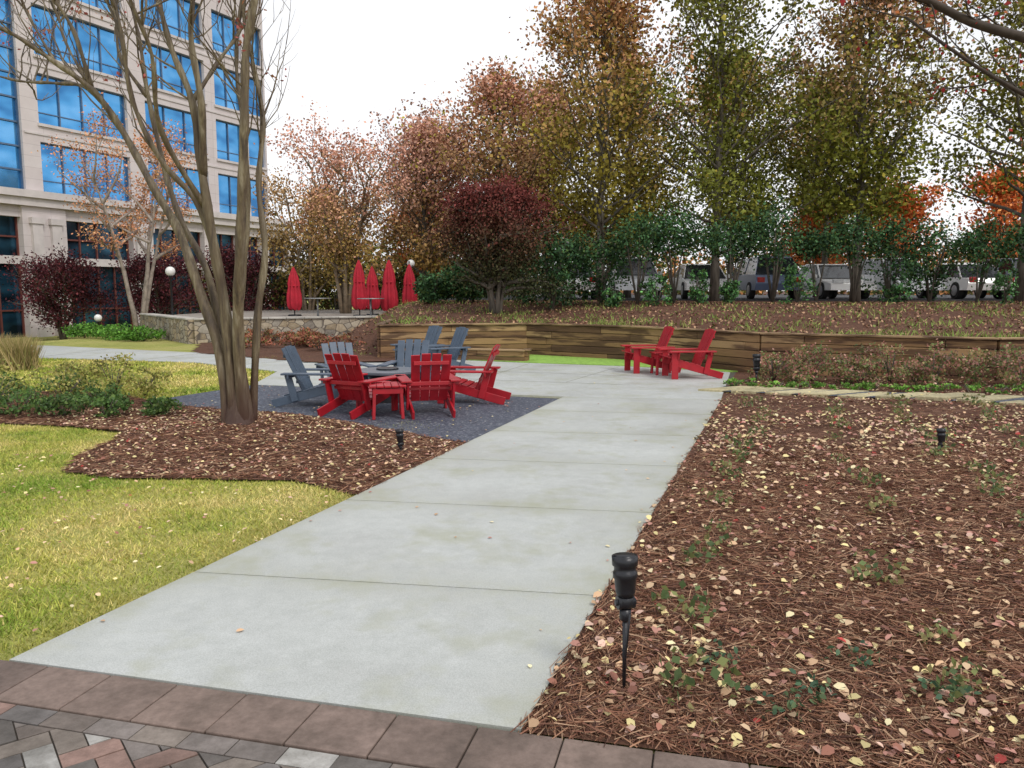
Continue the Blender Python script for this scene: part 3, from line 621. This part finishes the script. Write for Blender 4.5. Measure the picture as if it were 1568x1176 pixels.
GR=[(.07,.13,.04),(.10,.19,.05),(.15,.23,.06)]; YG=[(.42,.42,.12),(.32,.36,.09),(.50,.43,.15)]
for x,y,r,h,pal in [(-6.7,10.5,.42,.40,GR),(-6.0,10.4,.33,.33,GR),(-5.4,10.3,.28,.30,GR),(-4.75,10.5,.26,.26,GR),(-7.6,11.4,.45,.5,GR+YG),(-6.7,11.6,.42,.45,GR+YG),(-8.4,12.2,.55,.7,YG),(-7.2,12.6,.42,.6,YG),(-6.5,12.7,.4,.66,YG),(-7.9,10.2,.5,.5,GR),(-5.9,12.5,.35,.45,YG),(-9.4,12.4,.6,.65,YG),(-6.0,11.3,.28,.3,GR)]:
    shrub('garden_shrub',(x,y,.02),r,h,pal,1000,.046,mat=LEAF)
for x,y in [(-14.6,28.2),(-13.4,27.3),(-12.5,26.6),(-15.8,29)]: shrub('evergreen_shrub',(x,y,0),.7,.5,[(.08,.2,.03),(.12,.26,.04)],1200,.08)
for x,y in [(-12.2,18.2),(-11.3,17.6),(-12.9,17.3),(-10.6,16.9),(-11.8,16.4)]:
    n=900; a=RNG.random(n)*6.28; C=np.stack([x+RNG.normal(0,.12,n),y+RNG.normal(0,.12,n),np.zeros(n)],1); D=np.stack([np.cos(a)*.5,np.sin(a)*.5,np.ones(n)*1.1],1)
    cards('ornamental_grass',C,RNG.uniform(.4,.85,n),pick([(.46,.35,.18),(.36,.29,.12),(.24,.23,.08)],n),BLD,np.array([(-.02,0,0),(.02,0,0),(0,1,0)]),dirs=D)
RP=[(.40,.17,.14),(.20,.24,.08),(.32,.25,.11),(.46,.26,.20),(.16,.22,.08)]
for x,y,r,h in [(4.9,14.6,.45,.6),(5.5,14.3,.45,.65),(6.1,14.0,.45,.65),(6.7,13.8,.45,.68),(7.3,13.5,.45,.66),(7.9,13.2,.45,.66),(8.4,12.8,.42,.6),(5.0,13.8,.32,.42),(9.3,13.0,.5,.7),(6.0,13.4,.32,.48),(6.8,13.1,.32,.45),(8.8,13.4,.45,.7)]:
    shrub('nandina_shrub',(x,y,float(mz(x,y))),r,h,RP,1000,.05,mat=LEAF)
for i in range(16):
    t=i/15; x=3.9+4.6*t; y=13.65-1.75*t+.15*math.sin(i*2); shrub('groundcover_plant',(x,y,float(mz(x,y))),.22,.14,[(.12,.28,.04),(.2,.34,.07)],160,.045)
for i in range(22): 
    x=RNG.uniform(-8.6,-4); y=20.4+(-x-4)*.55+RNG.uniform(.2,3.4); shrub('garden_shrub',(x,y,.05),.45,.42,[(.36,.14,.09),(.26,.12,.06),(.16,.15,.05),(.3,.1,.07)],400,.07)
# hedge
HG=[(.03,.07,.026),(.05,.12,.045),(.08,.175,.07),(.035,.08,.04),(.07,.115,.03)]
random.seed(9)
for hx,y,h,r in ((-2.75,27.2,1.1,.55),(-1.9,27.6,1.3,.6),(1.3,25.2,2.8,.75),(-1.4,28.2,1.5,.7),(.4,27.4,2.2,.8),(1.9,26.0,2.4,.7)): shrub('hedge_shrub',(hx,y,float(hz(hx,y))),r,h,HG,2300,.10)
hx=2.9
while hx<22:
    y=25.2+.5*math.sin(hx*.7)-.06*hx+random.uniform(-.35,.35); h=random.uniform(2.1,3.0); zz0=float(hz(hx,y)); r=random.uniform(.6,.95)
    shrub('hedge_shrub',(hx,y,zz0),r,h,HG,int(2800*r),.095,z0=random.choice([.3,1.0,1.3,1.45,1.45]))
    if random.random()<.65: shrub('hedge_shrub',(hx+random.uniform(-.5,.8),y-.9,zz0-.05),random.uniform(.3,.5),random.uniform(.6,1.25),HG+[(.10,.25,.07),(.11,.27,.08)],750,.085)
    hx+=random.uniform(1.05,1.6)
for x in np.arange(-16,0,1.3):
    shrub('hedge_shrub',(x,43+random.uniform(-.8,.8),.0),1.2,random.uniform(2.6,3.8),[(.07,.11,.03),(.16,.17,.04),(.28,.2,.05),(.12,.07,.03)],1500,.18)
seeds=[]
for k in range(4):
    n=50; a=RNG.random(n)*6.28; rr=RNG.random(n)**.7*.12; C=np.stack([np.cos(a)*rr,np.sin(a)*rr,RNG.uniform(.01,.12,n)],1)
    o=cards('seedling_plant',C,RNG.uniform(.022,.046,n),pick([(.14,.20,.07),(.22,.25,.09),(.30,.26,.11),(.10,.15,.06)],n),LEAF,flat=.3); seeds.append(o.data); bpy.data.objects.remove(o)
pos=[]
for r_ in range(9):
    n_=-.35+r_*.95
    for c_ in range(17):
        s_=3.3+c_*.76+random.uniform(-.2,.2); x,y=P(n_+random.uniform(-.15,.15),s_)
        if random.random()<.82 and y<wallY(x)-2.2: pos.append((x,y,random.uniform(.7,1.5)))
for x,y,s_ in pos:
    if abs((x-3.55)*nn.x+(y-13.25)*nn.y)<.6: continue
    o=link(bpy.data.objects.new('seedling_plant',random.choice(seeds))); o.location=(x,y,float(mz(x,y))); o.rotation_euler=(0,0,random.random()*6); o.scale=(s_,s_,s_)
for x,y in [(1.05,2.95),(.92,3.35),(1.55,3.35),(1.25,3.05),(1.75,3.0)]:
    C=np.stack([x+RNG.normal(0,.06,40),y+RNG.normal(0,.05,40),float(mz(x,y))+RNG.uniform(.01,.08,40)],1); cards('broadleaf_seedling_plant',C,RNG.uniform(.02,.042,40),pick([(.06,.12,.07),(.09,.17,.09),(.14,.20,.09)],40),LEAF,HEX,flat=.5)
# ------------------------------------------------------------------ mulch litter
def scatter(nc,xr,yr,test,power=1.0):
    x=RNG.uniform(*xr,nc); y=yr[0]+(yr[1]-yr[0])*RNG.random(nc)**power; m=test(x,y); return x[m],y[m]
def inR(x,y):
    n,s=nsof(x,y); return (n>-.905+.018*np.sin(s*9)+.014*np.sin(s*23)+.01*np.sin(s*61))&(s>2.71+.09*(n+.89))&(y<wallY(x)-.1)
NC=[(.26,.125,.072),(.16,.073,.046),(.35,.19,.115),(.08,.037,.027),(.21,.093,.058),(.42,.27,.17)]
xa,ya=scatter(150000,(-.2,6),(2.4,8),inR,1.6); xb,yb=scatter(26000,(1,11),(7,14.5),inR,1.2)
x=np.concatenate([xa,xb]); y=np.concatenate([ya,yb]); n=len(x)
def ndirs(x,y,edge):
    n=len(x); a=RNG.random(n)*6.28; D=np.stack([np.cos(a),np.sin(a),RNG.normal(0,.16,n)],1)
    nn_,_=nsof(x,y); w=np.exp(-np.abs(nn_-edge)/.05)[:,None]*4; sg=np.sign(D[:,0]*DX+D[:,1]*DY)[:,None]; return D+sg*w*np.array([DX,DY,0])
C=np.stack([x,y,mz(x,y)+RNG.uniform(.0,.024,n)],1)
cards('pine_straw_litter',C,RNG.uniform(.06,.17,n),pick(NC,n),NEED,NEEDLE*np.array([1.05,1,1]),dirs=ndirs(x,y,-.9))
def inL(x,y):
    n,s=nsof(x,y); return pip(x,y,LB)&(n<L0+.01+.015*np.sin(s*17))&~pip(x,y,gp)
x,y=scatter(70000,(-9,-.3),(6,13),inL,1.3); n=len(x); C=np.stack([x,y,lz(x,y)+RNG.uniform(0,.02,n)],1)
cards('pine_straw_litter',C,RNG.uniform(.06,.15,n),pick(NC,n),NEED,NEEDLE*np.array([1.7,1,1]),dirs=ndirs(x,y,L0))
LC=[(.64,.46,.29),(.58,.38,.23),(.74,.62,.30),(.48,.24,.19),(.30,.13,.09),(.65,.43,.34),(.42,.06,.05),(.75,.66,.40)]; LW=[.21,.19,.17,.13,.12,.08,.02,.08]
xa,ya=scatter(19000,(-.2,8),(2.4,10),inR,1.25); xb,yb=scatter(10500,(1,12),(8,14.5),inR,1.0)
x=np.concatenate([xa,xb]); y=np.concatenate([ya,yb]); n=len(x); m=RNG.random(n)<.55+.45*pn(x,y,2.2,7); x=x[m];y=y[m];n=len(x); C=np.stack([x,y,mz(x,y)+RNG.uniform(.014,.032,n)],1)
cards('fallen_leaves',C,RNG.uniform(.018,.062,n)*np.where(y>7,1.15,1),pick(LC,n,LW)*RNG.uniform(.6,1.1,(n,1)),DRY,HEX*np.array([1,1,1.4]),flat=.66)
x,y=scatter(5600,(-6,-.3),(6,11),inL,1.0); n=len(x); C=np.stack([x,y,lz(x,y)+RNG.uniform(.012,.03,n)],1)
cards('fallen_leaves',C,RNG.uniform(.022,.052,n),pick(LC,n,LW)*RNG.uniform(.6,1.1,(n,1)),DRY,HEX,flat=.66)
x=RNG.uniform(-3,4,1500); y=RNG.uniform(3,17,1500); n_,s_=nsof(x,y); m=(n_>L0+.03)&(n_<R0-.02)&(s_>2.75)&(RNG.random(1500)<(.06+.6*np.exp(-(R0-n_)*12)+.4*np.exp(-(n_-L0)*12))); x=x[m];y=y[m]; n=len(x)
cards('fallen_leaves',np.stack([x,y,np.full(n,ZP+.006)],1),RNG.uniform(.018,.042,n),pick(LC,n,LW),DRY,HEX,flat=.85)
x=RNG.uniform(-5.5,.6,260); y=RNG.uniform(8.7,13.8,260); m=pip(x,y,gp); x=x[m];y=y[m];n=len(x)
cards('fallen_leaves',np.stack([x,y,np.full(n,.032)],1),RNG.uniform(.03,.05,n),pick(LC,n,LW),DRY,HEX,flat=.85)
# ------------------------------------------------------------------ grass
def inG(x,y):
    n,s=nsof(x,y); n0,s0=x-.04,y-2.82; b=-(n0*PER[0]+s0*PER[1]); return (n<L0+.012*np.sin(s*15))&(b<-.0)&~pip(x,y,LB)
def grass(nc,xr,yr,h,pw,test,name,wd=1,yel=0):
    x,y=scatter(nc,xr,yr,test,pw); n=len(x); nn_,_=nsof(x,y); t=np.clip(.45+yel+.5*pn(x,y,1.15,5)+.35*pn(x,y,3.3,2)+.16*pn(x,y,9,4)+RNG.normal(0,.2,n),0,1)
    g=np.array((.21,.33,.045)); s_=np.array((.78,.64,.28)); o_=np.array((.50,.50,.11)); c=np.where((t<.5)[:,None],g+(o_-g)*(t*2)[:,None],o_+(s_-o_)*(t*2-1)[:,None])*RNG.uniform(.55,1.35,(n,1))
    ed=np.exp(-np.abs(L0-nn_)/.22)[:,None]; c=c*(1-.5*ed)+np.array((.24,.18,.07))*.5*ed
    C=np.stack([x,y,gz(x,y)-.004],1); D=np.stack([RNG.normal(0,.85,n),RNG.normal(0,.85,n),np.ones(n)],1)
    cards(name,C,RNG.uniform(.5,1.4,n)*h*(1+.25*pn(x,y,4,3)),c,BLD,BLADE*np.array([wd,1,1]),dirs=D)
grass(230000,(-7,-.9),(3.1,10),.034,1.25,inG,'lawn_grass_blades',1.0)
grass(60000,(-13,-4),(11.5,20),.05,1,lambda x,y:~pip(x,y,LB)&~pip(x,y,plaza_pts)&~pip(x,y,gp)&(y>11),'lawn_grass_blades',2.2,.08)
x,y=scatter(700,(-6,-1),(3.2,8),inG); n=len(x); cards('fallen_leaves',np.stack([x,y,np.full(n,.03)],1),RNG.uniform(.022,.045,n),pick(LC,n,LW),DRY,HEX,flat=.7)
n=11000; x=RNG.uniform(-5,20,n); y=wallY(x)+.3+RNG.random(n)*11; C=np.stack([x,y,hz(x,y)+.02],1); cards('fallen_leaves',C,RNG.uniform(.04,.09,n),pick([(.3,.15,.09),(.44,.27,.16),(.2,.1,.065),(.16,.19,.05)],n),DRY,HEX,flat=.5)
n=9000; x=RNG.uniform(-4,20,n); y=wallY(x)+.2+RNG.random(n)**2*8; m=pn(x,y,1.6,8)>.05; x=x[m];y=y[m];n=len(x); cards('weed_tufts_grass',np.stack([x,y,hz(x,y)],1),RNG.uniform(.08,.2,n),pick([(.18,.28,.06),(.3,.32,.1)],n),BLD,BLADE,dirs=np.stack([RNG.normal(0,.6,n),RNG.normal(0,.6,n),np.ones(n)],1))
# ------------------------------------------------------------------ cars
GLS=simple('car_glass',(.02,.025,.03),.08,0,var=.1,bs=0); TYR=simple('tyre_rubber',(.02,.02,.02),.8); CHR=simple('alloy',(.5,.5,.52),.3,.8)
LMP=simple('tail_lamp',(.4,.02,.02),.2); HLMP=simple('head_lamp',(.7,.72,.75),.15)
def car(loc,rot,c,suv):
    e=empty('parked_car',loc,rot); P_=simple('car_paint',c,.28,.1,var=.03,bs=0); mb=MB(); hb=.95 if suv else .82; ht=1.68 if suv else 1.43
    low=[(-2.25,.35),(-2.3,.62),(-2.2,hb),(-1.0,hb+.05),(.95,hb+.02),(1.95,hb-.16),(2.25,.62),(2.28,.35)]
    top=[(-2.12 if suv else -1.75,hb+.02),(-1.75 if suv else -1.05,ht-.06),(-1.0 if suv else -.5,ht),(.25,ht-.03),(1.15,hb+.02)]
    def ext(prof,w0,w1,m):
        zm=min(p[1] for p in prof); zM=max(p[1] for p in prof); k0=len(mb.v); k=len(prof)
        for sgn in (-1,1):
            for x,z in prof: mb.v.append((x,sgn*(w0+(w1-w0)*(z-zm)/(zM-zm)),z))
        mb.f.append([k0+i for i in range(k)]); mb.f.append([k0+k+i for i in range(k)][::-1])
        for i in range(k): mb.f.append([k0+i,k0+k+i,k0+k+(i+1)%k,k0+(i+1)%k])
        mb.m+= [m]*(k+2); mb.sm+=[False]*(k+2)
    ext(low,.93,.88,0); ext(top,.84,.64,1)
    mb.hexa([(x,y*.66,z) for x,y,z in [(top[1][0]+.05,-1,ht-.05),(.35,-1,ht-.05),(.35,1,ht-.05),(top[1][0]+.05,1,ht-.05),(top[1][0]+.2,-.92,ht+.02),(.2,-.92,ht+.0),(.2,.92,ht+.0),(top[1][0]+.2,.92,ht+.02)]],0)
    for s in (-1,1):
        for xx,x2 in ((-.35,-.33),(top[1][0]+.1,top[0][0]+.1),(.38,1.12)): mb.beam((x2,s*.845,hb+.02),(xx,s*.655,ht-.03),.07,.03,side=(1,0,0),m=0)
        mb.box(2.16,2.27,s*.62-.2,s*.62+.2,.62,.76,5); mb.box(-2.31,-2.2,s*.7-.14,s*.7+.14,.66,.86,4); mb.box(.75,.95,s*.97-.08,s*.97+.08,hb+.02,hb+.16,0)
        for xx in (-1.4,1.4):
            mb.tube([(xx,s*.74,.34),(xx,s*.95,.34)],[.34,.34],20,2); mb.tube([(xx,s*.952,.34),(xx,s*.965,.34)],[.22,.2],14,3)
    mb.obj('body',[P_,GLS,TYR,CHR,LMP,HLMP],.03,parent=e); return e
cc=[(.88,.88,.88),(.65,.68,.71),(.9,.9,.9),(.12,.16,.26),(.9,.9,.89),(.75,.77,.8),(.9,.9,.9),(.3,.34,.42),(.9,.9,.9),(.9,.9,.9),(.12,.14,.18)]
for i,c in enumerate(cc): car((2.4+i*2.7,32.9+random.uniform(-.2,.3),1.36),math.radians(-90 if i%3 else 90)+random.uniform(-.05,.05),c,i%2)
# ------------------------------------------------------------------ office building
def m_precast(nt,b):
    v=coords(nt); sx=N(nt,'ShaderNodeSeparateXYZ'); nt.links.new(v,sx.inputs[0]); cb=N(nt,'ShaderNodeCombineXYZ'); nt.links.new(sx.outputs[0],cb.inputs[0]); nt.links.new(sx.outputs[2],cb.inputs[1])
    br=N(nt,'ShaderNodeTexBrick'); nt.links.new(cb.outputs[0],br.inputs['Vector']); br.inputs['Scale'].default_value=1; br.inputs['Brick Width'].default_value=1.6; br.inputs['Row Height'].default_value=.56; br.inputs['Mortar Size'].default_value=.01; br.offset=.0
    br.inputs['Color1'].default_value=(.59,.53,.525,1); br.inputs['Color2'].default_value=(.64,.585,.58,1); br.inputs['Mortar'].default_value=(.39,.34,.335,1)
    c=mix(nt,.3,br.outputs['Color'],ramp(nt,noise(nt,v,1.5,4,.7),[(.3,(.50,.45,.445)),(.7,(.69,.645,.64))]))
    nt.links.new(c,b.inputs['Base Color']); b.inputs['Roughness'].default_value=.85
PRE=nm('precast_stone',m_precast); TRIM=simple('limestone_trim',(.59,.545,.535),.8,var=.1,sc=2)
def m_glass(nt,b):
    n1=noise(nt,coords(nt,(.5,.5,.9)),1,2,.5)
    nt.links.new(ramp(nt,n1,[(.35,(.04,.18,.42)),(.5,(.08,.32,.64)),(.65,(.15,.42,.76))]),b.inputs['Base Color']); b.inputs['Metallic'].default_value=.75; b.inputs['Roughness'].default_value=.07
BG=nm('blue_reflective_glass',m_glass)
def m_glass2(nt,b):
    n1=noise(nt,coords(nt,(.6,.6,1.2)),1,2,.5)
    nt.links.new(ramp(nt,n1,[(.35,(.008,.02,.035)),(.6,(.03,.10,.17)),(.8,(.06,.2,.3))]),b.inputs['Base Color']); b.inputs['Metallic'].default_value=.6; b.inputs['Roughness'].default_value=.08
DG=nm('dark_lobby_glass',m_glass2); MUL=simple('window_mullion',(.10,.16,.26),.4,.3); MULR=simple('bronze_mullion',(.16,.05,.04),.5,.2)
B=empty('office_building',(-16.75,55.05,-.62),math.atan2(-.906,-.423)); mb=MB()
wins=[(0.15,1.7,1),(2.1,4.5,2),(5.3,9.8,3),(11.0,16.2,4),(24,28.6,4),(30.5,35,4),(37,41.5,4)]; tall=(17.1,22.0)
z_=.62; tops=[9.1+z_,12.45+z_,15.75+z_,19.05+z_]; LED=6.6+z_; ROOF=21.2+z_; X1=45; WH=2.45
edges=sorted([0,X1]+[a for w in wins for a in w[:2]]+list(tall))
zed=[LED]; 
for t in tops: zed+=[t-WH,t]
zed.append(ROOF)
for i in range(len(edges)-1):
    a,b2=edges[i],edges[i+1]; isw=[w for w in wins if abs(w[0]-a)<1e-6]; ist=abs(tall[0]-a)<1e-6
    if ist:
        mb.box(a,b2,-.5,-.3,LED,tops[3],2); mb.box(a,b2,-.6,0,tops[3],ROOF,0)
        for k in range(4): x=a+(b2-a)*k/3; mb.box(x-.05,x+.05,-.3,-.16,LED,tops[3],3)
        z=LED+1
        while z<tops[3]: mb.box(a,b2,-.3,-.2,z-.04,z+.04,3); z+=1.15
        continue
    if not isw: mb.box(a,b2,-.6,0,LED,ROOF,0); continue
    n_=isw[0][2]
    for j in range(len(zed)-1):
        if j%2==0: mb.box(a,b2,-.6,0,zed[j],zed[j+1],0)
        else:
            z0,z1=zed[j],zed[j+1]; mb.box(a,b2,-.6,-.28,z0,z1,2)
            for k in range(n_+1): x=a+(b2-a)*k/n_; x=min(max(x,a+.03),b2-.03); mb.box(x-.03,x+.03,-.28,-.20,z0,z1,3)
            mb.box(a,b2,-.28,-.21,z1-.06,z1,3); mb.box(a,b2,-.28,-.22,z0+.55,z0+.60,3); mb.box(a-.08,b2+.08,0.002,.10,z0-.14,z0-.002,1)
mb.box(-2.0,X1,-.6,.35,LED-.75,LED-.35,1); mb.box(-2.05,X1,-.6,.5,LED-.35,LED-.003,1)
mb.box(-.2,X1,-.6,.45,ROOF+.003,ROOF+.45,1)
for t in tops[:3]: mb.box(0,17.0,.002,.05,t+.32,t+.42,1)
mb.box(0,X1,-22,-.61,0,ROOF,0)
low=[(-1.6,.3),(1.0,2.3),(3.2,5.2),(6.0,9.9),(11.2,15.2),(17.5,22),(24,28.5),(30,35),(37,42)]
GT=5.3+z_; ed=sorted([-2,X1]+[a for w in low for a in w])
for i in range(len(ed)-1):
    a,b2=ed[i],ed[i+1]
    if any(abs(w[0]-a)<1e-6 for w in low):
        mb.box(a,b2,-.6,.02,GT,LED-.753,0); mb.box(a,b2,-.6,-.35,0,GT,4); mb.box(a,b2,-.34,-.05,3.0+z_,3.4+z_,1)
        n_=max(2,round((b2-a)/1.1))
        for k in range(n_+1): x=min(max(a+(b2-a)*k/n_,a+.04),b2-.04); mb.box(x-.035,x+.035,-.348,-.25,.0,3.0+z_,5); mb.box(x-.035,x+.035,-.348,-.25,3.4+z_,GT,5)
        mb.box(a,b2,-.348,-.27,1.3,1.38,5); mb.box(a,b2,-.348,-.27,4.3+z_,4.38+z_,5)
    else:
        mb.box(a,b2,-.6,.15,0,LED-.753,0)
        if b2-a>1.2: 
            for q in (.28,.72):
                xc=a+(b2-a)*q; mb.box(xc-.26,xc+.26,.152,.34,.5,GT-.3,1); mb.box(xc-.36,xc+.36,.152,.42,0,.5,1); mb.box(xc-.34,xc+.34,.152,.40,GT-.3,GT,1)
mb.obj('facade',[PRE,TRIM,BG,MUL,DG,MULR],0,parent=B)
